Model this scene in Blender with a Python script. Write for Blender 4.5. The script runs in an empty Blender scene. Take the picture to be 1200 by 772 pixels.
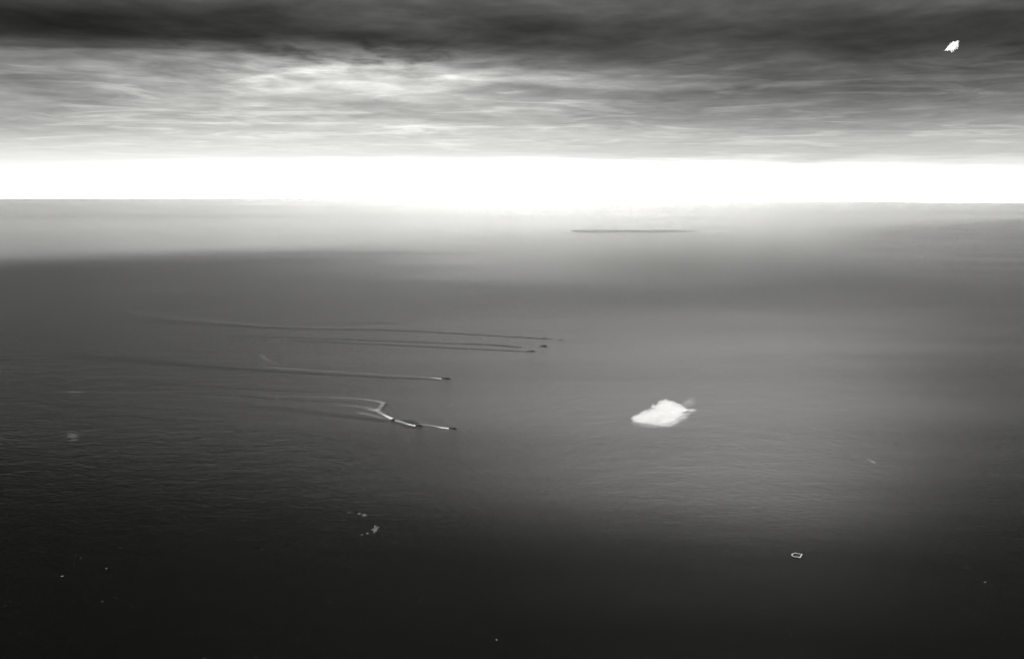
import bpy, bmesh, math, random
from mathutils import Vector, Matrix, noise as mnoise

S = bpy.context.scene
COL = S.collection
R = math.radians

# ------------------------------------------------------------------ camera
ALT = 2600.0
F = 1150.0                      # focal length in pixels of the 1200 px wide photograph
PITCH = math.atan((152.5 + 13.6) / F)      # the visible edge of the sea lies below eye level from this height
ROLL = R(0.24)
cam_d = bpy.data.cameras.new("camera")
cam_d.sensor_width = 36.0
cam_d.lens = 36.0 * F / 1200.0
cam_d.clip_start = 5.0
cam_d.clip_end = 2.0e6
cam = bpy.data.objects.new("camera", cam_d)
COL.objects.link(cam)
CAM_M = (Matrix.Translation((0, 0, ALT)) @ Matrix.Rotation(R(90) - PITCH, 4, 'X')
         @ Matrix.Rotation(ROLL, 4, 'Z'))
cam.matrix_world = CAM_M
S.camera = cam

# ------------------------------------------------------------------ colour management
S.view_settings.view_transform = 'Standard'
S.view_settings.look = 'None'
S.view_settings.gamma = 1.0
S.view_settings.exposure = 0.7
S.cycles.use_denoising = True
S.cycles.sample_clamp_indirect = 12.0
S.cycles.denoising_input_passes = 'RGB'
S.cycles.volume_bounces = 14
S.cycles.transparent_max_bounces = 24
S.cycles.max_bounces = 16
S.cycles.volume_step_rate = 1.0
S.cycles.volume_max_steps = 256

# ------------------------------------------------------------------ sun
SUN_EL, SUN_AZ = R(54), R(14)          # azimuth clockwise from the view direction (+Y)
sun_dir = Vector((math.sin(SUN_AZ) * math.cos(SUN_EL), math.cos(SUN_AZ) * math.cos(SUN_EL), math.sin(SUN_EL)))
sd = bpy.data.lights.new("sun", 'SUN')
sd.energy = 5.0
sd.angle = R(3.0)
sd.color = (1.0, 0.985, 0.95)
sun = bpy.data.objects.new("sun", sd)
COL.objects.link(sun)
sun.rotation_euler = sun_dir.to_track_quat('Z', 'Y').to_euler()


# ------------------------------------------------------------------ node helpers
class NT:
    def __init__(self, tree):
        self.t = tree
        tree.nodes.clear()

    def n(self, kind, **kw):
        nd = self.t.nodes.new(kind)
        for k, v in kw.items():
            setattr(nd, k, v)
        return nd

    def put(self, sock, v):
        if isinstance(v, bpy.types.NodeSocket):
            self.t.links.new(v, sock)
        elif v is not None:
            sock.default_value = v

    def m(self, op, a, b=None, c=None, clamp=False):
        nd = self.n('ShaderNodeMath', operation=op, use_clamp=clamp)
        self.put(nd.inputs[0], a)
        if b is not None: self.put(nd.inputs[1], b)
        if c is not None: self.put(nd.inputs[2], c)
        return nd.outputs[0]

    def mapr(self, v, a, b, c, d, smooth=True):
        nd = self.n('ShaderNodeMapRange', interpolation_type='SMOOTHSTEP' if smooth else 'LINEAR')
        for i, x in enumerate((v, a, b, c, d)):
            self.put(nd.inputs[i], x)
        return nd.outputs[0]

    def comb(self, x, y, z):
        nd = self.n('ShaderNodeCombineXYZ')
        for i, v in enumerate((x, y, z)): self.put(nd.inputs[i], v)
        return nd.outputs[0]

    def sep(self, v):
        nd = self.n('ShaderNodeSeparateXYZ')
        self.put(nd.inputs[0], v)
        return nd.outputs

    def noise(self, vec, scale=1.0, detail=4.0, rough=0.5, distort=0.0):
        nd = self.n('ShaderNodeTexNoise')
        self.put(nd.inputs['Vector'], vec)
        nd.inputs['Scale'].default_value = scale
        nd.inputs['Detail'].default_value = detail
        nd.inputs['Roughness'].default_value = rough
        nd.inputs['Distortion'].default_value = distort
        return nd.outputs[0]

    def ramp(self, v, stops, mode='EASE'):
        nd = self.n('ShaderNodeValToRGB')
        nd.color_ramp.interpolation = mode
        e = nd.color_ramp.elements
        while len(e) > 1: e.remove(e[-1])
        e[0].position, c0 = stops[0]
        e[0].color = (c0, c0, c0, 1)
        for p, c in stops[1:]:
            el = e.new(p)
            el.color = (c, c, c, 1)
        self.put(nd.inputs[0], v)
        bw = self.n('ShaderNodeRGBToBW')
        self.put(bw.inputs[0], nd.outputs[0])
        return bw.outputs[0]

    def mix(self, f, a, b):
        nd = self.n('ShaderNodeMix', data_type='FLOAT')
        self.put(nd.inputs[0], f); self.put(nd.inputs[2], a); self.put(nd.inputs[3], b)
        return nd.outputs[0]

    def gauss(self, x, y, cx, cy, sx, sy):
        dx = self.m('DIVIDE', self.m('SUBTRACT', x, cx), sx)
        dy = self.m('DIVIDE', self.m('SUBTRACT', y, cy), sy)
        q = self.m('ADD', self.m('MULTIPLY', dx, dx), self.m('MULTIPLY', dy, dy))
        return self.m('POWER', 2.71828, self.m('MULTIPLY', q, -1.0))


# ------------------------------------------------------------------ world: overcast sky, open bright strip above the horizon
STRIP = 46.0
W = bpy.data.worlds.new("World")
S.world = W
W.use_nodes = True
w = NT(W.node_tree)
tc = w.n('ShaderNodeTexCoord')
dx, dy, dz = w.sep(tc.outputs['Generated'])
hor = w.m('SQRT', w.m('ADD', w.m('MULTIPLY', dx, dx), w.m('MULTIPLY', dy, dy)))
az = w.m('ARCTAN2', dx, dy)                       # 0 ahead, + to the right
el = w.m('ADD', w.m('DIVIDE', dz, w.m('MAXIMUM', hor, 0.02)), 0.012)   # tangent of the elevation
zc = w.m('ADD', w.m('MAXIMUM', dz, 0.0), 0.03)
px_ = w.m('DIVIDE', dx, zc)
py_ = w.m('DIVIDE', dy, zc)
plane = w.comb(w.m('MULTIPLY', px_, 1.05), w.m('MULTIPLY', py_, 0.8), 3.7)      # the deck as a plane overhead
deck = w.noise(plane, 0.85, 7, 0.56, 0.25)
fine = w.noise(plane, 2.6, 8, 0.60, 0.35)
big = w.noise(w.comb(w.m('MULTIPLY', px_, 0.5), py_, 11.0), 0.3, 4, 0.5, 0.3)
# warped elevation
warp = w.m('ADD', w.m('MULTIPLY', w.m('SUBTRACT', deck, 0.5), 0.050), w.m('MULTIPLY', w.m('SUBTRACT', big, 0.5), 0.035))
wamt = w.mapr(el, 0.0, 0.07, 0.0, 1.0)
e2 = w.m('ADD', el, w.m('MULTIPLY', warp, wamt))
e2s = w.m('MULTIPLY', e2, 1.0 / 0.9)
left_r = w.ramp(e2s, [(0.0, 1.04), (0.034, 0.95), (0.052, 0.84), (0.066, 0.74), (0.080, 0.63), (0.098, 0.50), (0.113, 0.42), (0.125, 0.46),
                      (0.138, 0.42), (0.150, 0.13), (0.17, 0.045), (0.205, 0.075), (0.23, 0.10), (0.30, 0.06), (0.45, 0.025), (1.0, 0.03)])
right_r = w.ramp(e2s, [(0.0, 1.0), (0.024, 0.93), (0.040, 0.78), (0.056, 0.58), (0.078, 0.40), (0.10, 0.21), (0.122, 0.13),
                       (0.15, 0.095), (0.18, 0.085), (0.205, 0.105), (0.23, 0.11), (0.30, 0.08), (0.45, 0.03), (1.0, 0.03)])
base = w.mix(w.mapr(az, -0.12, 0.28, 0.0, 1.0), left_r, right_r)
# modulation by cloud texture
con = w.mapr(el, 0.015, 0.12, 0.0, 1.0)
t = w.m('ADD', w.m('MULTIPLY', w.m('SUBTRACT', deck, 0.5), 2.6), w.m('MULTIPLY', w.m('SUBTRACT', fine, 0.5), 1.1))
modu = w.m('POWER', 2.71828, w.m('MULTIPLY', t, con))
lum = w.m('MULTIPLY', base, modu)
lum = w.m('MULTIPLY', lum, w.mix(w.mapr(el, 0.03, 0.07, 0.0, 1.0), 1.0, w.mapr(az, -0.55, -0.25, 0.62, 1.0)))
lum = w.m('MULTIPLY', lum, w.m('POWER', 2.71828, w.m('MULTIPLY', w.m('MULTIPLY', w.m('SUBTRACT', big, 0.5), 2.4), w.mapr(el, 0.10, 0.16, 0.0, 1.0))))
# a thinner, brighter part of the deck above the left of centre, a heavy dark bank above the far left and far right
g1 = w.gauss(az, el, -0.17, 0.128, 0.13, 0.017)
lum = w.m('ADD', lum, w.m('MULTIPLY', g1, w.mapr(w.m('ADD', w.m('MULTIPLY', fine, 0.6), w.m('MULTIPLY', deck, 0.4)), 0.38, 0.62, 0.0, 0.34)))
g3 = w.gauss(az, el, -0.14, 0.108, 0.12, 0.012)
lum = w.m('ADD', lum, w.m('MULTIPLY', g3, 0.22))
g2 = w.gauss(az, el, -0.44, 0.160, 0.16, 0.017)
lum = w.m('MULTIPLY', lum, w.m('SUBTRACT', 1.0, w.m('MULTIPLY', g2, 0.55)))
# thin bright breaks between the layers
brk = w.noise(w.comb(w.m('MULTIPLY', px_, 1.0), w.m('MULTIPLY', py_, 1.35), 21.0), 0.75, 8, 0.60, 0.9)
brk = w.m('MULTIPLY', w.mapr(brk, 0.50, 0.66, 0.0, 0.8), w.m('MULTIPLY', w.mapr(el, 0.03, 0.08, 0.0, 1.0), w.mapr(el, 0.11, 0.16, 1.0, 0.10)))
lum = w.m('ADD', lum, w.m('MULTIPLY', brk, w.m('ADD', 0.04, w.m('MULTIPLY', lum, 0.42))))
lgt = w.gauss(az, el, -0.31, 0.196, 0.06, 0.010)
lum = w.m('ADD', lum, w.m('MULTIPLY', lgt, w.m('MULTIPLY', fine, 0.22)))
g4 = w.gauss(az, el, 0.42, 0.150, 0.17, 0.030)
lum = w.m('MULTIPLY', lum, w.m('SUBTRACT', 1.0, w.m('MULTIPLY', g4, 0.40)))
# thinner cloud ahead, heavier to the sides: the whole deck
aside = w.mapr(w.m('ABSOLUTE', w.m('SUBTRACT', az, 0.08)), 0.10, 0.75, 1.0, 0.22)
high = w.mapr(el, 0.12, 0.26, 0.0, 1.0)
lum = w.m('MULTIPLY', lum, w.mix(high, 1.0, w.m('MULTIPLY', aside, 1.0)))
# the open strip under the deck edge, brightest ahead and a little to the right
glow = w.gauss(az, el, 0.05, 0.0, 0.30, 50.0)
strip_l = w.m('MULTIPLY', w.m('POWER', w.mapr(w.m('ADD', el, w.m('MULTIPLY', w.m('SUBTRACT', e2, el), 0.5)), -0.012, 0.064, 1.0, 0.0), 3.3), w.m('ADD', 0.15, w.m('MULTIPLY', glow, STRIP)))
lum = w.m('ADD', lum, strip_l)
# Nishita light seen through the deck, without colour
sky = w.n('ShaderNodeTexSky', sky_type='NISHITA')
sky.sun_disc = False
sky.sun_elevation = SUN_EL
sky.sun_rotation = SUN_AZ
sky.altitude = 2600
sbw = w.n('ShaderNodeRGBToBW')
w.put(sbw.inputs[0], sky.outputs[0])
nis = w.m('MULTIPLY', w.m('MINIMUM', sbw.outputs[0], 6.0), 0.05)
lum = w.m('ADD', w.m('MULTIPLY', lum, 0.93), w.m('MULTIPLY', w.m('MULTIPLY', nis, 0.10), lum))
tint = w.n('ShaderNodeMix', data_type='RGBA', blend_type='MULTIPLY')
tint.inputs[0].default_value = 1.0
cc = w.n('ShaderNodeCombineColor')
for i in range(3): w.put(cc.inputs[i], lum)
w.put(tint.inputs[6], cc.outputs[0])
tint.inputs[7].default_value = (1.0, 1.0, 0.965, 1)
bg = w.n('ShaderNodeBackground')
w.put(bg.inputs[0], tint.outputs[2])
bg.inputs[1].default_value = 0.615
wo = w.n('ShaderNodeOutputWorld')
w.t.links.new(bg.outputs[0], wo.inputs[0])


# ------------------------------------------------------------------ general helpers
def ground(px, py, z=0.0):
    """the point of the sea (or of height z) that the photograph shows at pixel px, py"""
    d = CAM_M.to_3x3() @ Vector(((px - 600) / F, (386 - py) / F, -1.0))
    k = (z - ALT) / d.z
    return Vector((d.x * k, d.y * k, z))


def link(name, me, mats=(), parent=None, label=None, cat=None, group=None, kind=None, loc=None, rz=None):
    o = bpy.data.objects.new(name, me)
    COL.objects.link(o)
    for m_ in mats:
        if me is not None: me.materials.append(m_)
    if parent: o.parent = parent
    if label: o['label'] = label
    if cat: o['category'] = cat
    if group: o['group'] = group
    if kind: o['kind'] = kind
    if loc is not None: o.location = loc
    if rz is not None: o.rotation_euler = (0, 0, rz)
    return o


def bm_obj(name, bm, mats, parent=None, smooth=False, **kw):
    me = bpy.data.meshes.new(name)
    bmesh.ops.recalc_face_normals(bm, faces=bm.faces)
    bm.to_mesh(me); bm.free()
    if smooth:
        for p in me.polygons: p.use_smooth = True
    return link(name, me, mats, parent, **kw)


def principled(name, col, rough=0.6, spec=0.5, grain=0.0, gscale=1.0, metallic=0.0):
    m_ = bpy.data.materials.new(name); m_.use_nodes = True
    k = NT(m_.node_tree)
    b = k.n('ShaderNodeBsdfPrincipled')
    b.inputs['Roughness'].default_value = rough
    b.inputs['Specular IOR Level'].default_value = spec
    b.inputs['Metallic'].default_value = metallic
    if grain:
        tcn = k.n('ShaderNodeTexCoord')
        f = k.noise(tcn.outputs['Object'], gscale, 4, 0.6)
        mx = k.n('ShaderNodeMix', data_type='RGBA')
        k.put(mx.inputs[0], k.mapr(f, 0.35, 0.65, 0.0, 1.0))
        mx.inputs[6].default_value = tuple(c * (1 - grain) for c in col) + (1,)
        mx.inputs[7].default_value = tuple(c * (1 + grain) for c in col) + (1,)
        k.put(b.inputs['Base Color'], mx.outputs[2])
    else:
        b.inputs['Base Color'].default_value = tuple(col) + (1,)
    o = k.n('ShaderNodeOutputMaterial')
    k.t.links.new(b.outputs[0], o.inputs[0])
    return m_


# ------------------------------------------------------------------ the sea
SEA_R = 2.2e5
bm = bmesh.new()
rings = [0, 2e3, 5e3, 8e3, 12e3, 18e3, 27e3, 40e3, 60e3, 90e3, 140e3, 180e3, SEA_R]
NS = 96
prev = None
c0 = bm.verts.new((0, 0, 0))
for r_ in rings[1:]:
    cur = [bm.verts.new((r_ * math.cos(2 * math.pi * i / NS), r_ * math.sin(2 * math.pi * i / NS), 0)) for i in range(NS)]
    for i in range(NS):
        j = (i + 1) % NS
        if prev is None: bm.faces.new((c0, cur[i], cur[j]))
        else: bm.faces.new((prev[i], cur[i], cur[j], prev[j]))
    prev = cur
sea_m = bpy.data.materials.new("sea_water"); sea_m.use_nodes = True
k = NT(sea_m.node_tree)
geo = k.n('ShaderNodeNewGeometry')
X, Y, Z = k.sep(geo.outputs['Position'])
Xk = k.m('DIVIDE', X, 1000.0); Yk = k.m('DIVIDE', Y, 1000.0)     # kilometres
PK = k.comb(Xk, Yk, 0.0)
# wind streaks: long bands lying across the view
streak = k.noise(k.comb(k.m('MULTIPLY', Xk, 0.10), k.m('MULTIPLY', Yk, 0.55), 4.0), 1.0, 5, 0.55, 0.3)
patchn = k.noise(k.comb(k.m('MULTIPLY', Xk, 0.20), k.m('MULTIPLY', Yk, 0.22), 9.0), 1.0, 5, 0.5, 0.4)
farst = k.noise(k.comb(k.m('MULTIPLY', Xk, 0.012), k.m('MULTIPLY', Yk, 0.085), 2.0), 1.0, 4, 0.5, 0.2)
# calmer water beyond a long slanting wind line
wl = k.m('SUBTRACT', k.m('SUBTRACT', k.m('MULTIPLY', Yk, 0.0545), k.m('MULTIPLY', Xk, 0.0458)), 2.6)
wl = k.m('ADD', wl, k.m('MULTIPLY', k.m('SUBTRACT', patchn, 0.5), 0.25))
calm_far = k.mapr(wl, -0.45, 0.45, 0.0, 1.0)
calm_far2 = k.mapr(Yk, 66.0, 84.0, 0.0, 1.0)
# how much the wind has roughened the water: glassy close by and off to the left, ruffled in the middle of the bay
azk = k.m('DIVIDE', Xk, k.m('MAXIMUM', Yk, 1.0))
ruf = k.mapr(Yk, 4.0, 11.8, 0.09, 0.46)
ruf = k.m('MULTIPLY', ruf, k.mapr(azk, -0.60, 0.16, k.mapr(Yk, 7.0, 13.0, 0.34, 0.62), 1.0))
ruf = k.m('MULTIPLY', ruf, k.mapr(azk, 0.26, 0.56, 1.0, 0.68))
cen_ = k.gauss(azk, Yk, 0.05, 0.0, 0.27, 1.0e5)
ruf_far = k.m('SUBTRACT', k.mapr(azk, -0.2, 0.35, 0.33, 0.19), k.m('MULTIPLY', cen_, 0.17))
ruf = k.m('ADD', ruf, k.m('MULTIPLY', k.gauss(Xk, Yk, 2.4, 8.5, 1.9, 2.1), 0.075))
ruf = k.mix(k.mapr(Yk, 14.0, 34.0, 0.0, 1.0), ruf, ruf_far)
rough = k.m('ADD', ruf, k.m('MULTIPLY', k.m('SUBTRACT', streak, 0.5), 0.14))
rough = k.m('ADD', rough, k.m('MULTIPLY', k.m('SUBTRACT', patchn, 0.5), 0.08))
far_r = k.m('ADD', 0.115, k.m('MULTIPLY', k.m('SUBTRACT', farst, 0.5), 0.035))
far_r = k.m('ADD', far_r, k.m('MULTIPLY', calm_far2, 0.015))
rough = k.mix(calm_far, rough, far_r)
rough = k.m('MAXIMUM', rough, 0.04)
# waves
wv = k.comb(k.m('MULTIPLY', X, 0.6), Y, 0.0)
w1 = k.noise(wv, 1 / 55.0, 4, 0.6, 0.3)
w2 = k.noise(wv, 1 / 260.0, 3, 0.5, 0.2)
hgt = k.m('ADD', k.m('MULTIPLY', w1, 4.6), k.m('MULTIPLY', w2, 7.0))
bmp = k.n('ShaderNodeBump')
bmp.inputs['Strength'].default_value = 1.0
bmp.inputs['Distance'].default_value = 1.0
k.put(bmp.inputs['Height'], hgt)
k.put(bmp.inputs['Strength'], k.m('MULTIPLY', k.mapr(Yk, 9.0, 34.0, 1.0, 0.06), k.mapr(Yk, 5.0, 10.5, 0.48, 1.0)))
b = k.n('ShaderNodeBsdfPrincipled')
b.inputs['Base Color'].default_value = (0.0012, 0.0014, 0.0012, 1)
b.inputs['IOR'].default_value = 1.333
k.put(b.inputs['Roughness'], rough)
k.put(b.inputs['Normal'], bmp.outputs[0])
o_ = k.n('ShaderNodeOutputMaterial')
k.t.links.new(b.outputs[0], o_.inputs[0])
bm_obj('sea', bm, [sea_m], kind='structure')

# ------------------------------------------------------------------ low land near the horizon
def make_island():
    a = ground(668, 270.5); c = ground(820, 270.5)
    L = (c - a).length
    bm = bmesh.new()
    NX, NY = 60, 8
    vs = []
    random.seed(5)
    for i in range(NX + 1):
        u = i / NX
        prof = math.sin(math.pi * u) ** 0.6 * (0.75 + 0.25 * math.sin(u * 9 + 1)) * (1.15 - 0.45 * u)
        row = []
        for j in range(NY + 1):
            v = j / NY * 2 - 1
            wdt = 2600 * prof + 30
            h = 95 * prof * max(0.0, 1 - v * v) ** 0.7 * (0.8 + 0.4 * mnoise.noise(Vector((u * 14, v * 2, 1)))) - (3 if abs(v) > 0.99 else 0)
            row.append(bm.verts.new(((u - 0.5) * L, v * wdt / 2, h)))
        vs.append(row)
    for i in range(NX):
        for j in range(NY):
            bm.faces.new((vs[i][j], vs[i + 1][j], vs[i + 1][j + 1], vs[i][j + 1]))
    m_ = principled('distant_land', (0.16, 0.17, 0.15), 0.95, 0.1, 0.3, 0.002)
    mid = (a + c) / 2
    bm_obj('island', bm, [m_], smooth=True, kind='structure', loc=mid, rz=math.atan2(c.y - a.y, c.x - a.x))
make_island()

# ------------------------------------------------------------------ materials of the vessels
M_HULL = principled('dark_grey_hull_paint', (0.035, 0.037, 0.035), 0.7, 0.3, 0.25, 0.15)
M_DECK = principled('dark_deck_steel', (0.028, 0.028, 0.026), 0.8, 0.2, 0.25, 0.3)
M_UPPER = principled('grey_upperworks_paint', (0.045, 0.047, 0.045), 0.65, 0.3, 0.2, 0.3)
M_STACK = principled('sooty_funnel', (0.02, 0.02, 0.02), 0.8, 0.2, 0.3, 0.3)
M_PALE = principled('pale_gunwale_paint', (0.27, 0.27, 0.25), 0.6, 0.3, 0.15, 0.2)
M_WELL = principled('dark_well_deck', (0.02, 0.02, 0.02), 0.9, 0.1, 0.3, 0.2)


def add_box(bm, x0, x1, y0, y1, z0, z1, taper=0.0, rake=0.0):
    tx, ty = (x1 - x0) * taper * 0.5, (y1 - y0) * taper * 0.5
    lo = [(x0, y0, z0), (x1, y0, z0), (x1, y1, z0), (x0, y1, z0)]
    hi = [(x0 + tx - rake, y0 + ty, z1), (x1 - tx - rake, y0 + ty, z1), (x1 - tx - rake, y1 - ty, z1), (x0 + tx - rake, y1 - ty, z1)]
    v = [bm.verts.new(p) for p in lo + hi]
    for q in ((3, 2, 1, 0), (4, 5, 6, 7), (0, 1, 5, 4), (1, 2, 6, 5), (2, 3, 7, 6), (3, 0, 4, 7)):
        bm.faces.new([v[i] for i in q])


def add_tube(bm, p0, p1, r0, r1, n=10, sy=1.0):
    p0, p1 = Vector(p0), Vector(p1)
    ax = (p1 - p0).normalized()
    up = Vector((1, 0, 0)) if abs(ax.x) < 0.7 else Vector((0, 0, 1))
    s = ax.cross(up).normalized(); t_ = ax.cross(s)
    A = []; B = []
    for i in range(n):
        a = 2 * math.pi * i / n
        d = s * math.cos(a) * sy + t_ * math.sin(a)
        A.append(bm.verts.new(p0 + d * r0)); B.append(bm.verts.new(p1 + d * r1))
    for i in range(n):
        j = (i + 1) % n
        bm.faces.new((A[i], A[j], B[j], B[i]))
    bm.faces.new(A[::-1]); bm.faces.new(B)


def hull_bm(L, beam, depth_bow, depth_mid, depth_stern, stern_w=0.7, n=22):
    """a lofted hull, bow at +X, waterline at z = 0"""
    bm = bmesh.new()
    secs = []
    for i in range(n + 1):
        u = i / n                     # 0 stern, 1 bow
        x = (u - 0.5) * L
        if u < 0.35: wd = stern_w + (1 - stern_w) * math.sin(u / 0.35 * math.pi / 2)
        else: wd = max(0.0, 1 - ((u - 0.35) / 0.65) ** 2.3)
        half = beam / 2 * wd + 0.12
        d = depth_mid + (depth_stern - depth_mid) * max(0, 1 - u / 0.25) ** 2 + (depth_bow - depth_mid) * max(0, (u - 0.45) / 0.55) ** 1.6
        flare = 0.72 if u > 0.6 else 0.92
        over = 0.03 * L * max(0, (u - 0.9) / 0.1)
        ring = [(x - over, -half * flare * 0.8, -2.0), (x - over * 0.6, -half * flare, 0.0), (x, -half, d),
                (x, half, d), (x - over * 0.6, half * flare, 0.0), (x - over, half * flare * 0.8, -2.0)]
        secs.append([bm.verts.new(p) for p in ring])
    for a, b_ in zip(secs, secs[1:]):
        for i in range(5):
            bm.faces.new((a[i], b_[i], b_[i + 1], a[i + 1]))
        bm.faces.new((a[5], b_[5], b_[0], a[0]))
    bm.faces.new(secs[0]); bm.faces.new(secs[-1][::-1])
    return bm


def make_destroyer():
    L = 110.0
    root = link('destroyer', None)
    h = bm_obj('hull', hull_bm(L, 11.5, 8.0, 5.0, 4.2), [M_HULL], root)
    bm = bmesh.new()
    add_box(bm, -18, 26, -3.6, 3.6, 4.9, 7.6)
    add_box(bm, -40, -22, -2.8, 2.8, 4.7, 7.4)
    bm_obj('deckhouse', bm, [M_UPPER], root)
    bm = bmesh.new()
    add_box(bm, 17, 28, -4.2, 4.2, 7.61, 11.0, 0.08)
    add_box(bm, 18.5, 26, -3.5, 3.5, 11.01, 14.2, 0.12)
    add_box(bm, 20, 24.5, -2.2, 2.2, 14.21, 16.6, 0.1)
    add_tube(bm, (22.2, 0, 16.6), (22.2, 0, 19.5), 1.7, 1.5, 10)
    bm_obj('bridge', bm, [M_UPPER], root)
    for x in (9.5, -5.5):
        bm = bmesh.new()
        add_tube(bm, (x, 0, 7.5), (x - 1.4, 0, 16.0), 2.6, 2.1, 14, 0.7)
        f = bm_obj('funnel', bm, [M_UPPER], root)
        bm = bmesh.new()
        add_tube(bm, (x - 1.4, 0, 16.01), (x - 1.65, 0, 17.2), 2.25, 2.2, 14, 0.72)
        bm_obj('funnel_cap', bm, [M_STACK], f)
    bm = bmesh.new()
    add_tube(bm, (15.5, 0, 7.5), (13.8, 0, 32.0), 0.65, 0.3, 8)
    add_tube(bm, (15.5, 2.6, 7.5), (14.4, 0, 24.0), 0.4, 0.3, 6)
    add_tube(bm, (15.5, -2.6, 7.5), (14.4, 0, 24.0), 0.4, 0.3, 6)
    mst = bm_obj('mast', bm, [M_UPPER], root)
    bm = bmesh.new()
    add_tube(bm, (14.3, -5.5, 25.5), (14.3, 5.5, 25.5), 0.25, 0.25, 6)
    add_box(bm, 13.0, 15.2, -1.6, 1.6, 28.0, 29.6)
    bm_obj('yard', bm, [M_UPPER], mst)
    for x, z, s in ((40, 6.9, 1), (31.5, 9.2, 1), (-24, 9.0, -1), (-34.5, 7.4, -1), (-45, 4.4, -1)):
        bm = bmesh.new()
        add_box(bm, x - 3.0, x + 3.0, -2.3, 2.3, z, z + 3.2, 0.18)
        add_tube(bm, (x, 0, z - 2.6), (x, 0, z), 2.1, 2.1, 10)
        g = bm_obj('gun_turret', bm, [M_UPPER], root)
        bm = bmesh.new()
        for yy in (-0.7, 0.7):
            add_tube(bm, (x + s * 2.6, yy, z + 1.8), (x + s * 8.2, yy, z + 3.0), 0.28, 0.2, 6)
        bm_obj('gun_barrels', bm, [M_HULL], g)
    for x in (2.0, -13.0):
        bm = bmesh.new()
        for yy in (-1.5, -0.5, 0.5, 1.5):
            add_tube(bm, (x - 3.6, yy, 8.6), (x + 3.6, yy, 8.6), 0.42, 0.42, 6)
        add_box(bm, x - 1.2, x + 1.2, -2.2, 2.2, 7.65, 8.3)
        bm_obj('torpedo_tubes', bm, [M_HULL], root)
    return root


def make_patrol_boat():
    root = link('patrol_boat', None)
    bm_obj('hull', hull_bm(50.0, 7.5, 4.6, 2.9, 2.6, 0.8), [M_HULL], root)
    bm = bmesh.new()
    add_box(bm, -4, 10, -2.6, 2.6, 2.8, 5.4, 0.06)
    add_box(bm, 2, 8.5, -2.2, 2.2, 5.41, 8.2, 0.14)
    bm_obj('wheelhouse', bm, [M_UPPER], root)
    bm = bmesh.new()
    add_tube(bm, (1.0, 0, 5.3), (0.2, 0, 16.5), 0.35, 0.2, 8)
    add_tube(bm, (0.5, -2.2, 12.5), (0.5, 2.2, 12.5), 0.18, 0.18, 6)
    bm_obj('mast', bm, [M_UPPER], root)
    bm = bmesh.new()
    add_tube(bm, (-7.5, 0, 2.8), (-8.2, 0, 7.2), 1.3, 1.1, 12)
    bm_obj('funnel', bm, [M_STACK], root)
    for x, s in ((16.0, 1), (-15.0, -1)):
        bm = bmesh.new()
        add_box(bm, x - 1.4, x + 1.4, -1.3, 1.3, 2.9, 5.2, 0.2)
        add_tube(bm, (x + s * 1.2, 0, 4.4), (x + s * 4.6, 0, 5.0), 0.22, 0.16, 6)
        bm_obj('deck_gun', bm, [M_UPPER], root)
    return root


def copy_tree(o, parent=None):
    c = o.copy(); COL.objects.link(c)
    c.parent = parent
    for ch in list(o.children): copy_tree(ch, c)
    return c


proto = {'destroyer': (make_destroyer(), 110.0), 'patrol': (make_patrol_boat(), 50.0)}
used = set()
GROUP = {'destroyer': 'warships steaming to the right across the sea', 'patrol': 'small craft steaming with the warships'}


def place(kind, stern, bow, label, cat, tall=1.0, slim=1.0):
    root, L0 = proto[kind]
    a, c = ground(*stern), ground(*bow)
    o = root if kind not in used else copy_tree(root)
    used.add(kind)
    s = (c - a).length / L0
    o.location = (a + c) / 2
    o.rotation_euler = (0, 0, math.atan2(c.y - a.y, c.x - a.x))
    o.scale = (s, s * slim, s * tall)
    o['label'] = label; o['category'] = cat; o['group'] = GROUP[kind]
    return o


place('destroyer', (526.0, 501.6), (535.5, 502.9), 'dark warship leading at the head of the thin white wake nearest the viewer', 'warship', 1.1, 1.15)
place('destroyer', (487.0, 498.8), (495.5, 500.4), 'dark warship with bright foam astern, following behind the nearest leading ship', 'warship', 1.1, 1.2)
place('destroyer', (517.0, 443.6), (528.0, 444.4), 'dark warship steaming alone on the long straight pale wake in mid water', 'warship', 1.1)
place('destroyer', (617.5, 411.9), (627.5, 412.3), 'dark warship nearer of the two close together, at the end of the lower dark wake', 'warship', 1.25)
place('destroyer', (633.0, 406.0), (641.5, 406.6), 'dark tall-masted warship just beyond and ahead of its close neighbour', 'warship', 1.8)
place('patrol', (459.3, 491.6), (462.6, 493.2), 'small dark craft in the turning wake between the foam hook and a warship', 'patrol boat', 1.7, 2.6)
place('patrol', (654.0, 398.1), (660.0, 398.4), 'small dark craft farthest ahead of the distant column, leading it', 'patrol boat', 1.0)
place('patrol', (635.5, 396.5), (640.5, 396.7), 'small dark craft on the far dark wake, just astern of the leading craft', 'patrol boat', 1.0)
place('patrol', (619.0, 395.3), (623.0, 395.5), 'tiny dark craft in the middle of the three strung along the far wake', 'patrol boat', 1.0)
place('patrol', (607.5, 394.5), (610.8, 394.7), 'tiny dark craft last of the three strung along the far wake', 'patrol boat', 1.3)


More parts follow.
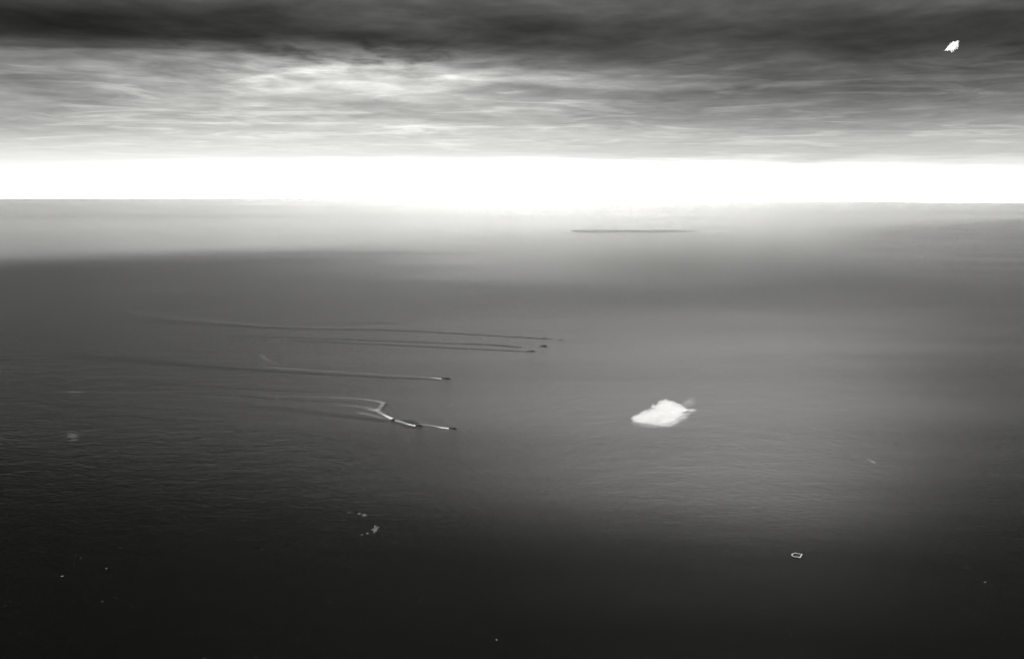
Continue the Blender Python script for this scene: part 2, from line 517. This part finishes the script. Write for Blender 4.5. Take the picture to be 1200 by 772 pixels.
# ------------------------------------------------------------------ wakes
def wake_mat(name, foam, strength, dens=1.0, nscale=(0.012, 0.05)):
    m_ = bpy.data.materials.new(name); m_.use_nodes = True
    k = NT(m_.node_tree)
    uv = k.n('ShaderNodeUVMap')
    u, v, _ = k.sep(uv.outputs[0])
    at = k.n('ShaderNodeAttribute'); at.attribute_name = 'fade'
    fade = at.outputs['Fac']
    g = k.n('ShaderNodeNewGeometry')
    nz = k.noise(g.outputs['Position'], nscale[0] * 1.0, 5, 0.65, 0.5)
    nz2 = k.noise(g.outputs['Position'], nscale[1] * 1.0, 3, 0.6, 0.3)
    edge = k.m('SUBTRACT', 1.0, k.m('ABSOLUTE', k.m('SUBTRACT', k.m('MULTIPLY', v, 2.0), 1.0)))
    edge = k.m('ADD', edge, k.m('MULTIPLY', k.m('SUBTRACT', nz2, 0.5), 0.5))
    e = k.mapr(edge, 0.05, 0.75, 0.0, 1.0)
    a = k.m('MULTIPLY', e, k.mapr(nz, 0.30, 0.62, 0.45, 1.0))
    a = k.m('MULTIPLY', k.m('MULTIPLY', a, fade), strength, clamp=True)
    tr = k.n('ShaderNodeBsdfTransparent')
    if foam:
        s = k.n('ShaderNodeBsdfDiffuse')
        s.inputs[0].default_value = (0.80, 0.80, 0.77, 1)
    else:
        s = k.n('ShaderNodeBsdfPrincipled')      # churned water: steep small waves, little mirror of the sky
        s.inputs['Base Color'].default_value = (0.010, 0.011, 0.010, 1)
        s.inputs['IOR'].default_value = 1.333
        s.inputs['Roughness'].default_value = 0.85
        s.inputs['Specular IOR Level'].default_value = 0.25
    mx = k.n('ShaderNodeMixShader')
    k.put(mx.inputs[0], a)
    k.t.links.new(tr.outputs[0], mx.inputs[1]); k.t.links.new(s.outputs[0], mx.inputs[2])
    o = k.n('ShaderNodeOutputMaterial')
    k.t.links.new(mx.outputs[0], o.inputs[0])
    return m_


FOAM = wake_mat('white_wake_foam', True, 0.75)
FOAM_THIN = wake_mat('thin_wake_foam', True, 0.30)
FOAM_OLD = wake_mat('thin_old_foam', True, 0.045)
CHURN = wake_mat('churned_wake_water', False, 1.0)


def strip(name, pts, mat, parent, z, sub=10):
    """pts: (px, py, width in metres, fade). Catmull-Rom smoothed ribbon lying on the sea."""
    P = [(ground(p[0], p[1], z), p[2], p[3]) for p in pts]
    out = []
    n = len(P)
    for i in range(n - 1):
        p0, p1, p2, p3 = P[max(i - 1, 0)], P[i], P[i + 1], P[min(i + 2, n - 1)]
        for s_ in range(sub):
            t_ = s_ / sub
            a, b_, c, d = p0[0], p1[0], p2[0], p3[0]
            q = 0.5 * ((2 * b_) + (c - a) * t_ + (2 * a - 5 * b_ + 4 * c - d) * t_ ** 2 + (3 * b_ - a - 3 * c + d) * t_ ** 3)
            out.append((q, p1[1] + (p2[1] - p1[1]) * t_, p1[2] + (p2[2] - p1[2]) * t_))
    out.append(P[-1])
    o0 = out[0][0].copy(); o0.z = 0
    verts, faces, uvs, fades = [], [], [], []
    m_ = len(out)
    for i, (q, wd, fd) in enumerate(out):
        a = out[max(i - 1, 0)][0]; b_ = out[min(i + 1, m_ - 1)][0]
        tg = (b_ - a); tg.z = 0; tg.normalize()
        nr = Vector((-tg.y, tg.x, 0))
        for sgn, v in ((-1, 0.0), (0, 0.5), (1, 1.0)):
            verts.append(tuple(q + nr * wd * 0.5 * sgn - (o0 if parent is None else Vector(parent.location))))
            uvs.append((i / (m_ - 1), v)); fades.append(fd)
    for i in range(m_ - 1):
        for j in range(2):
            a = i * 3 + j
            faces.append((a, a + 3, a + 4, a + 1))
    me = bpy.data.meshes.new(name)
    me.from_pydata(verts, [], faces)
    ul = me.uv_layers.new(name='UVMap')
    for lp in me.loops: ul.data[lp.index].uv = uvs[lp.vertex_index]
    at = me.attributes.new('fade', 'FLOAT', 'POINT')
    for i, f in enumerate(fades): at.data[i].value = f
    me.update()
    return link(name, me, [mat], parent)


def wake(at, label, parts):
    root = link('ship_wake', None, label=label, cat='wake', group='wakes trailing behind the ships', loc=ground(*at))
    for i, (nm, mat, pts) in enumerate(parts):
        strip(nm, pts, mat, root, 0.25 + 0.12 * i)
    return root


wake((526, 501), 'thin straight white wake astern of the nearest leading warship',
     [('churned_water', CHURN, [(499, 498.6, 60, 0.0), (510, 500.6, 60, .5), (526, 502.6, 60, .8)]),
      ('foam_trail', FOAM, [(488, 496.2, 60, 0.0), (495, 497.0, 60, .16), (508, 498.9, 60, .24), (514, 500.2, 62, .38), (518, 500.9, 66, .75), (526.5, 501.9, 60, 1.0)])])
wake((488, 499), 'bright foam flanked by two black bow waves behind the second near warship',
     [('bow_wave', CHURN, [(470, 491.6, 80, 0.0), (475, 492.8, 120, 1.0), (482, 494.7, 140, 1.0), (488, 496.6, 130, 1.0), (494.5, 499.0, 90, 1.0)]),
      ('bow_wave', CHURN, [(452, 493.4, 70, 0.2), (465, 495.6, 80, .7), (474, 498.3, 110, 1.0), (484, 500.8, 130, 1.0), (494, 502.0, 80, 1.0)]),
      ('foam_trail', FOAM, [(462, 491.8, 90, .18), (469, 493.8, 90, .26), (475, 495.9, 60, .35), (480, 497.2, 60, .75), (487.5, 498.9, 66, 1.0)])])
wake((460, 492), 'hooked white wake turning sharply where the small near craft swung round',
     [('churned_water', CHURN, [(250, 473, 400, 0.0), (320, 478.5, 360, .16), (390, 486, 260, .28), (430, 490.7, 180, .5), (452, 493.6, 150, .6)]),
      ('churned_water', CHURN, [(441, 484.0, 90, 0.0), (447, 478.5, 110, .45), (452, 474.0, 120, .40), (457, 472, 80, 0.0)]),
      ('foam_trail', FOAM, [(430, 480.0, 100, 0.03), (441, 481.2, 110, .2), (447, 484.2, 60, .30), (452, 486.9, 64, .55), (459.4, 490.6, 84, 1.0)]),
      ('foam_hook', FOAM_THIN, [(300, 463.5, 160, 0.0), (345, 464.6, 120, .06), (385, 465.2, 90, .12), (420, 467.2, 80, .25), (436, 469.0, 80, .4), (447.5, 471.3, 90, .55), (448.5, 473.0, 80, .5), (446, 476.8, 80, .45), (442, 480.8, 100, .5)]),
      ('foam_line', FOAM_THIN, [(380, 474.4, 120, 0.0), (405, 475.0, 120, .08), (424, 476.6, 130, .18), (437, 479.3, 160, .26), (443, 481.0, 120, .2)]),
      ('foam_line', FOAM_THIN, [(417, 482.6, 100, 0.0), (424, 484.0, 130, .20), (437, 486.6, 120, .20), (446, 489.1, 90, .22), (456, 490.4, 80, .1)])])
wake((517, 443), 'long straight pale wake with dark lower edge astern of the lone middle warship',
     [('churned_water', CHURN, [(60, 414, 900, 0.0), (150, 422, 480, .4), (225, 428.5, 380, .5), (300, 433.8, 250, .65), (400, 439.6, 150, .8), (470, 443.0, 120, .9), (505, 444.4, 90, .6), (517, 444.8, 70, .6)]),
      ('foam_trail', FOAM, [(300, 428.6, 160, 0.0), (330, 431.4, 130, .05), (390, 435.2, 100, .065), (450, 438.9, 75, .07), (497, 441.7, 55, .11), (507, 442.7, 60, .28), (511, 443.1, 60, .55), (517.5, 443.9, 60, .8)]),
      ('foam_hook', FOAM_OLD, [(305, 414.5, 120, 0.1), (309, 418.5, 120, .7), (316, 423.0, 120, .7), (326, 426.5, 90, .1)]),
      ('foam_line', FOAM_OLD, [(314, 401, 150, 0.0), (325, 398.5, 260, .7), (338, 396, 200, .2)])])
wake((450, 470), 'faint dark parallel streaks of an older crossing wake between the hooked and the straight wakes',
     [('churned_water', CHURN, [(150, 447, 300, 0.0), (230, 452, 200, .25), (320, 457.5, 140, .3), (400, 460.5, 100, .15), (440, 461.5, 80, 0.0)]),
      ('churned_water', CHURN, [(200, 459, 300, 0.0), (280, 464, 180, .22), (360, 469.0, 120, .28), (415, 471.2, 90, .2), (435, 472.5, 70, 0.0)])])
wake((617, 411), 'dark lower wake of the nearer of the two close warships',
     [('churned_water', CHURN, [(260, 397.0, 300, 0.0), (350, 399.8, 200, .3), (440, 403.4, 170, .55), (520, 407.4, 150, .8), (575, 410.0, 150, .95), (600, 411.2, 140, .8), (619, 412.3, 120, .8)]),
      ('foam_line', FOAM_OLD, [(610, 409.2, 100, 0.0), (618, 410.2, 120, .8), (623, 410.0, 80, .3)])])
wake((633, 406), 'dark wake of the tall-masted warship running just above its neighbour\'s',
     [('churned_water', CHURN, [(220, 392.0, 300, 0.0), (330, 395.4, 210, .3), (430, 398.8, 190, .5), (520, 402.2, 170, .7), (570, 403.9, 200, .85), (595, 405.6, 220, .8), (609, 406.9, 200, .6), (616, 407.0, 120, .1), (634, 406.9, 90, .3)])])
wake((654, 398), 'farthest long dark wake with a pale band beside it, behind the column of small craft',
     [('churned_water', CHURN, [(150, 374, 700, 0.0), (230, 379, 400, .4), (300, 383, 300, .55), (360, 385.6, 240, .7), (430, 386.2, 220, .85), (480, 388.0, 190, .9), (540, 391.2, 180, .7), (600, 394.9, 170, .8), (642, 397.3, 160, .7), (648, 397.8, 100, 0.1)]),
      ('dark_band', CHURN, [(350, 378, 300, 0.0), (400, 379.5, 500, .12), (450, 378.5, 600, .25), (480, 380.0, 400, 0.0)]),
      ('pale_band', FOAM_OLD, [(120, 361, 500, 0.0), (190, 369.5, 700, .2), (250, 376.0, 600, .3), (330, 381.8, 360, .25), (400, 383.4, 260, .25), (470, 384.2, 150, 0.0)])])


# ------------------------------------------------------------------ patches of foam on the water
def blot_mesh(px, py, w_px, h_px, seed, n=26):
    c = ground(px, py)
    kx = (ground(px + 1, py) - c).length; ky = (ground(px, py - 1) - c).length
    rnd = random.Random(seed)
    ph = [rnd.random() * 6.28 for _ in range(5)]
    verts = [(0, 0, 0)]; fades = [1.0]
    for i in range(n):
        a = 2 * math.pi * i / n
        r_ = 1 + 0.25 * math.sin(2 * a + ph[0]) + 0.2 * math.sin(3 * a + ph[1]) + 0.15 * math.sin(5 * a + ph[2]) + 0.1 * math.sin(9 * a + ph[3])
        for q, f in ((0.5, 0.8), (1.0, 0.0)):
            verts.append((math.cos(a) * r_ * w_px * kx * 0.5 * q, math.sin(a) * r_ * h_px * ky * 0.5 * q, 0)); fades.append(f)
    faces = []
    for i in range(n):
        j = (i + 1) % n
        a0, a1, b0, b1 = 1 + 2 * i, 2 + 2 * i, 1 + 2 * j, 2 + 2 * j
        faces += [(0, a0, b0), (a0, a1, b1, b0)]
    me = bpy.data.meshes.new('foam_patch')
    me.from_pydata(verts, [], faces)
    at = me.attributes.new('fade', 'FLOAT', 'POINT')
    for i, f in enumerate(fades): at.data[i].value = f
    ul = me.uv_layers.new(name='UVMap')
    for d in ul.data: d.uv = (0.5, 0.5)
    me.update()
    return me, c


def patch(label, blots, mat):
    c0 = ground(blots[0][0], blots[0][1])
    if len(blots) == 1:
        me, c = blot_mesh(*blots[0], seed=int(blots[0][0]))
        return link('foam_patch', me, [mat], None, label, 'foam patch', 'patches of foam on the open sea', loc=c + Vector((0, 0, .3)))
    root = link('foam_patch', None, (), None, label, 'foam patch', 'patches of foam on the open sea', loc=c0)
    for i, b_ in enumerate(blots):
        me, c = blot_mesh(*b_, seed=int(b_[0] * 7 + b_[1]))
        link('foam_streak', me, [mat], root, loc=c - c0 + Vector((0, 0, .3 + .02 * i)))
    return root


FOAM_P = wake_mat('broken_sea_foam', True, 0.12, nscale=(0.03, 0.09))
FOAM_Q = wake_mat('faint_sea_foam', True, 0.055, nscale=(0.02, 0.07))
patch('loose curl of broken foam alone on the dark water below the ships',
      [(440, 620, 9, 7, ), (436, 620.5, 2.6, 2, ), (430.5, 624.6, 5, 2), (424, 626.3, 3, 1.4), (439.5, 616.5, 4, 3)], FOAM_P)
patch('two faint foam flecks just above the loose curl of foam',
      [(427, 603.5, 8, 3.2), (421, 601.8, 6, 1.8), (409, 600.3, 2.6, 2.4)], FOAM_P)
patch('blurred pale foam streaks low on the dark water near the left edge',
      [(85, 511, 17, 6), (83, 508.3, 9, 1.8), (87, 515.4, 11, 1.8)], FOAM_Q)
patch('single thin pale foam line on the dark water near the left edge', [(88, 459.2, 24, 2.4)], FOAM_Q)
patch('small round fleck of foam on the water right of the smoke', [(1021.5, 540.3, 6, 6)], FOAM_P)
patch('tiny pale foam fleck just right of and above the leading near warship', [(528.5, 474.0, 5, 4.2)], FOAM_Q)


# scattered whitecaps, too many to count
def whitecaps():
    rnd = random.Random(11)
    bm = bmesh.new()
    for _ in range(700):
        px = rnd.uniform(-60, 1260)
        py = 300 + 480 * rnd.random() ** 0.45
        c = ground(px, py, 0.4)
        if rnd.random() < 0.94: s = c.length * 0.00022 * rnd.uniform(0.4, 1.0)
        else: s = c.length * 0.0004 * rnd.uniform(0.6, 1.1)
        a = rnd.uniform(-0.9, 0.9)
        asp = rnd.uniform(1.2, 3.2)
        n = 7
        vs = []
        for i in range(n):
            t_ = 2 * math.pi * i / n
            r_ = s * rnd.uniform(0.6, 1.2)
            x, y = math.cos(t_) * r_ * asp, math.sin(t_) * r_ * 3
            vs.append(bm.verts.new((c.x + x * math.cos(a) - y * math.sin(a), c.y + x * math.sin(a) + y * math.cos(a), c.z)))
        bm.faces.new(vs)
    m_ = principled('whitecap_foam', (0.11, 0.11, 0.105), 0.95, 0.1, 0.6, 0.004)
    bm_obj('whitecaps', bm, [m_], kind='stuff', label='tiny scattered white flecks of breaking waves over the dark sea', cat='whitecaps')
whitecaps()


# ------------------------------------------------------------------ open barge, lower right
def barge():
    a, c = ground(939.2, 652.0), ground(927.6, 650.0)       # stern, bow (bow points left)
    L = (c - a).length
    root = link('open_barge', None, label='small open barge with pale rim and dark hold, adrift at lower right', cat='barge',
                loc=(a + c) / 2, rz=math.atan2(c.y - a.y, c.x - a.x))
    bw = L * 1.15
    def outline(k_, x_in):
        return [(-L / 2 + x_in, -bw / 2 * k_), (L * 0.22, -bw / 2 * k_), (L * 0.38 - x_in * .5, -bw * 0.33 * k_), (L / 2 - x_in, -bw * 0.12 * k_),
                (L / 2 - x_in, bw * 0.12 * k_), (L * 0.38 - x_in * .5, bw * 0.33 * k_), (L * 0.22, bw / 2 * k_), (-L / 2 + x_in, bw / 2 * k_)]
    wall = L * 0.11
    O, I = outline(1, 0), outline(1 - 2 * wall / bw, wall)
    H = 6.0
    bm = bmesh.new()
    n = len(O)
    ol = [bm.verts.new((x, y, -1)) for x, y in O]; oh = [bm.verts.new((x, y, H)) for x, y in O]
    il = [bm.verts.new((x, y, 1.2)) for x, y in I]; ih = [bm.verts.new((x, y, H)) for x, y in I]
    for i in range(n):
        j = (i + 1) % n
        bm.faces.new((ol[i], ol[j], oh[j], oh[i])); bm.faces.new((oh[i], oh[j], ih[j], ih[i])); bm.faces.new((ih[i], ih[j], il[j], il[i]))
    bm_obj('hull', bm, [M_PALE], root)
    bm = bmesh.new()
    bm.faces.new([bm.verts.new((x, y, 1.3)) for x, y in outline(1 - 1.9 * wall / bw, wall * .96)])
    bm_obj('hold_floor', bm, [M_WELL], root)
    bm = bmesh.new()
    add_box(bm, L * 0.16, L * 0.27, -bw * .40, -bw * .02, 1.35, 4.5, .1)
    bm_obj('winch_house', bm, [M_WELL], root)
    bm = bmesh.new()
    add_box(bm, L * 0.30, L * 0.42, -bw * .30, -bw * .03, 1.36, 8.2, .15)
    bm_obj('bow_locker', bm, [M_PALE], root)
barge()


# ------------------------------------------------------------------ white smoke bank
def smoke_material():
    m_ = bpy.data.materials.new('white_smoke'); m_.use_nodes = True
    k = NT(m_.node_tree)
    tcn = k.n('ShaderNodeTexCoord')
    nz = k.noise(tcn.outputs['Object'], 0.02, 5, 0.6)
    bp = k.n('ShaderNodeBump')
    bp.inputs['Strength'].default_value = 0.5
    bp.inputs['Distance'].default_value = 12.0
    k.put(bp.inputs['Height'], nz)
    d = k.n('ShaderNodeBsdfDiffuse'); d.inputs[0].default_value = (0.96, 0.96, 0.96, 1)
    tl = k.n('ShaderNodeBsdfTranslucent'); tl.inputs[0].default_value = (0.96, 0.96, 0.96, 1)
    k.put(d.inputs['Normal'], bp.outputs[0])
    mx = k.n('ShaderNodeMixShader'); mx.inputs[0].default_value = 0.25
    k.t.links.new(d.outputs[0], mx.inputs[1]); k.t.links.new(tl.outputs[0], mx.inputs[2])
    o = k.n('ShaderNodeOutputMaterial')
    k.t.links.new(mx.outputs[0], o.inputs[0])
    return m_


M_SMOKE = smoke_material()


def smoke_volume(name, dens, scale):
    m_ = bpy.data.materials.new(name); m_.use_nodes = True
    k = NT(m_.node_tree)
    tcn = k.n('ShaderNodeTexCoord')
    x, y, z = k.sep(tcn.outputs['Object'])       # unit-sphere coordinates
    r = k.m('SQRT', k.m('ADD', k.m('ADD', k.m('MULTIPLY', x, x), k.m('MULTIPLY', y, y)), k.m('MULTIPLY', z, z)))
    nz = k.noise(tcn.outputs['Object'], scale, 4, 0.6, 0.4)
    body = k.mapr(k.m('ADD', r, k.m('MULTIPLY', k.m('SUBTRACT', nz, 0.5), 1.2)), 0.2, 0.9, 1.0, 0.0)
    v = k.n('ShaderNodeVolumePrincipled')
    v.inputs['Color'].default_value = (0.97, 0.97, 0.97, 1)
    k.put(v.inputs['Density'], k.m('MULTIPLY', body, dens))
    o = k.n('ShaderNodeOutputMaterial')
    k.t.links.new(v.outputs[0], o.inputs['Volume'])
    return m_


def lerp_tab(tab, x):
    for (a, b_), (c, d) in zip(tab, tab[1:]):
        if x <= c: return b_ + (d - b_) * (x - a) / (c - a)
    return tab[-1][1]


def billow_volume():
    m_ = bpy.data.materials.new('dense_white_smoke'); m_.use_nodes = True
    k = NT(m_.node_tree)
    v = k.n('ShaderNodeVolumePrincipled')
    v.inputs['Color'].default_value = (0.998, 0.998, 0.998, 1)
    v.inputs['Density'].default_value = 0.045
    v.inputs['Anisotropy'].default_value = 0.82
    o = k.n('ShaderNodeOutputMaterial')
    k.t.links.new(v.outputs[0], o.inputs['Volume'])
    return m_


M_BILLOW = billow_volume()
TOP = [(742, 489.5), (747, 487.2), (752, 485.5), (755, 483), (758, 482), (762, 479.8), (764.5, 482), (767, 476.5), (772, 474.5), (775, 471.5),
       (780, 471), (784, 470.3), (788, 472), (791, 472.2), (795, 474), (799, 476.5), (806, 479.6)]
BOT = [(742, 494), (747, 496), (755, 497), (765, 498), (778, 497.6), (782, 495.6), (788, 493), (793, 489.5), (798, 485.5), (806, 480.6)]


def smoke_bank():
    base = ground(765, 497)
    root = link('smoke_bank', None, label='dense billowing white smoke bank lying on the sea right of the ships', cat='smoke', loc=base)
    bm = bmesh.new()
    rnd = random.Random(3)

    def blob(c, r, sx=1, sy=1, sz=1, rz=0):
        mtx = Matrix.Translation(c) @ Matrix.Rotation(rz, 4, 'Z') @ Matrix.Diagonal((r * sx, r * sy, r * sz, 1))
        bmesh.ops.create_icosphere(bm, subdivisions=2, radius=1, matrix=mtx)
    x = 743.0
    while x < 806:
        # the bank lies low on the water and reaches away from the viewer
        yt, yb = lerp_tab(TOP, x), lerp_tab(BOT, x)
        y = yb - 1.2
        while y > yt + 3.0:
            f = (yb - y) / max(1.0, yb - yt)
            g = ground(x, y)
            r = rnd.uniform(20, 30)
            blob(g - base + Vector((rnd.uniform(-8, 8), rnd.uniform(-15, 15), r * 0.2 + 26 * f)), r, 1, 1.3, 0.8)
            y -= 1.3
        x += 1.9
    # billowing heads along the crest
    jit = [2, -18, 12, 6, -34, 24, -14, 16, 26, -16, 22, -14, 14, 0]
    for hi_, (cx, cr) in enumerate(((744.5, 30), (749, 26), (753.5, 30), (757.5, 34), (761, 24), (766.5, 34), (770.5, 30), (775.5, 40), (780, 34), (784.5, 36), (789, 30), (792.5, 26), (796.5, 24), (800.5, 18))):
        yt, yb = lerp_tab(TOP, cx), lerp_tab(BOT, cx)
        g = ground(cx, min(yb, yt + 5.0)); mpp = g.length / F
        hh = (min(yb, yt + 5.0) - yt) * mpp + jit[hi_] + 4
        for q in range(4):
            rr = cr * (1.0 if q == 0 else rnd.uniform(0.4, 0.7))
            dxy = Vector((rnd.uniform(-20, 20), rnd.uniform(-45, 5), -rnd.uniform(0.3, 1.5) * cr)) if q else Vector((0, 20, 0))
            blob(g - base + Vector((0, 30, hh - rr)) + dxy, rr)
    body = bm_obj('billows', bm, [M_BILLOW], root, smooth=True)
    bm = bmesh.new()
    # torn streamers drawn out to the right
    for (tx, ty, ln, th) in ((806.5, 479.5, 20, 2.6), (801, 484, 17, 2.2), (797, 487.6, 16, 2.2), (790.5, 491.2, 15, 2.0), (782, 496.9, 17, 1.6), (787, 494.0, 13, 1.7)):
        yb = lerp_tab(BOT, tx - ln * 0.5)
        g0 = ground(tx - ln * 0.5, yb)
        mpp = g0.length / F
        z = th * mpp * 0.6
        g0 = ground(tx - ln * 0.5, ty, z) if z > 0 else g0
        blob(g0 - base + Vector((60, -40, 0)), 1, ln * mpp * 0.72, 50, th * mpp * 0.6)
        blob(g0 - base + Vector((-ln * .2 * mpp, 0, 2)), 1, ln * mpp * 0.36, 50, th * mpp * 0.75)
    stm = bm_obj('streamers', bm, [M_BILLOW], root, smooth=True)
    rm = stm.modifiers.new('remesh', 'REMESH'); rm.mode = 'VOXEL'; rm.voxel_size = 5.0
    rm = body.modifiers.new('remesh', 'REMESH'); rm.mode = 'VOXEL'; rm.voxel_size = 5.0
    rm.use_smooth_shade = True
    for ts, st in ((50, 40), (18, 16)):
        tx_ = bpy.data.textures.new('billow_noise', 'CLOUDS'); tx_.noise_scale = ts; tx_.noise_depth = 2
        dm = body.modifiers.new('displace', 'DISPLACE'); dm.texture = tx_; dm.strength = st; dm.mid_level = 0.5
        dm.texture_coords = 'LOCAL'
    # thin smoke blowing off the upper right corner, and thin smoke hanging low in front
    def veil(name, px, py, z, rx, ry, rz_, dens, tilt=0.0):
        bm = bmesh.new()
        bmesh.ops.create_icosphere(bm, subdivisions=3, radius=1)
        g = ground(px, py, z)
        o = bm_obj(name, bm, [smoke_volume('thin_smoke_' + name, dens, 2.2)], root, loc=g - base)
        o.scale = (rx, ry, rz_); o.rotation_euler = (0, tilt, 0)
    veil('drifting_veil', 806, 472.5, 120, 150, 110, 66, 0.0024, R(-32))
    veil('base_veil', 762, 499, 24, 150, 90, 34, 0.003)
smoke_bank()


# ------------------------------------------------------------------ small torn white cloud high at the right, in front of the dark deck
def cloud_scrap():
    d = CAM_M.to_3x3() @ Vector(((1115.5 - 600) / F, (386 - 55) / F, -1.0))
    dist = 9000.0
    c = Vector((0, 0, ALT)) + d * (dist / -(-1.0) / 1.0)
    mpp = dist / F
    pts = [(-8.2, 4.3), (-5.0, -0.5), (-2.5, -3.8), (-0.2, -5.0), (1.4, -6.6), (2.4, -5.4), (4.2, -6.6), (7.4, -7.0), (7.6, -1.5), (7.0, 2.6), (4.0, 3.2),
           (2.4, 5.5), (0.3, 7.6), (-1.2, 5.6), (-2.6, 4.0), (-5.2, 4.8)]
    bm = bmesh.new()
    rnd = random.Random(8)
    ring = [bm.verts.new((x * mpp, rnd.uniform(-6, 6), -y * mpp)) for x, y in pts]
    mids = []
    for sgn in (-1, 1):
        mids.append([bm.verts.new((x * mpp * 0.62 + 0.3 * mpp, sgn * 40 * rnd.uniform(0.7, 1.1), -y * mpp * 0.62)) for x, y in pts])
    cen = [bm.verts.new((0.3 * mpp, s_ * 60, 0)) for s_ in (-1, 1)]
    n = len(pts)
    for i in range(n):
        j = (i + 1) % n
        bm.faces.new((ring[i], ring[j], mids[0][j], mids[0][i])); bm.faces.new((ring[j], ring[i], mids[1][i], mids[1][j]))
        bm.faces.new((mids[0][i], mids[0][j], cen[0])); bm.faces.new((mids[1][j], mids[1][i], cen[1]))
    o = bm_obj('cloud_scrap', bm, [M_BILLOW], None, smooth=False, label='small torn bright white cloud scrap against dark clouds at upper right', cat='cloud',
               kind='thing', loc=c, rz=-math.atan2(c.x, c.y))
cloud_scrap()

# ------------------------------------------------------------------ air
HAZE_D = 1.0 / 500000.0
bm = bmesh.new()
add_box(bm, -SEA_R * 1.02, SEA_R * 1.02, -SEA_R * 1.02, SEA_R * 1.02, -3.0, ALT + 12.0)
hz_m = bpy.data.materials.new('pale_haze'); hz_m.use_nodes = True
k = NT(hz_m.node_tree)
v = k.n('ShaderNodeVolumePrincipled')
v.inputs['Color'].default_value = (0.95, 0.95, 0.93, 1)
v.inputs['Density'].default_value = HAZE_D
v.inputs['Anisotropy'].default_value = 0.8
o_ = k.n('ShaderNodeOutputMaterial')
k.t.links.new(v.outputs[0], o_.inputs['Volume'])
bm_obj('haze', bm, [hz_m], kind='stuff')
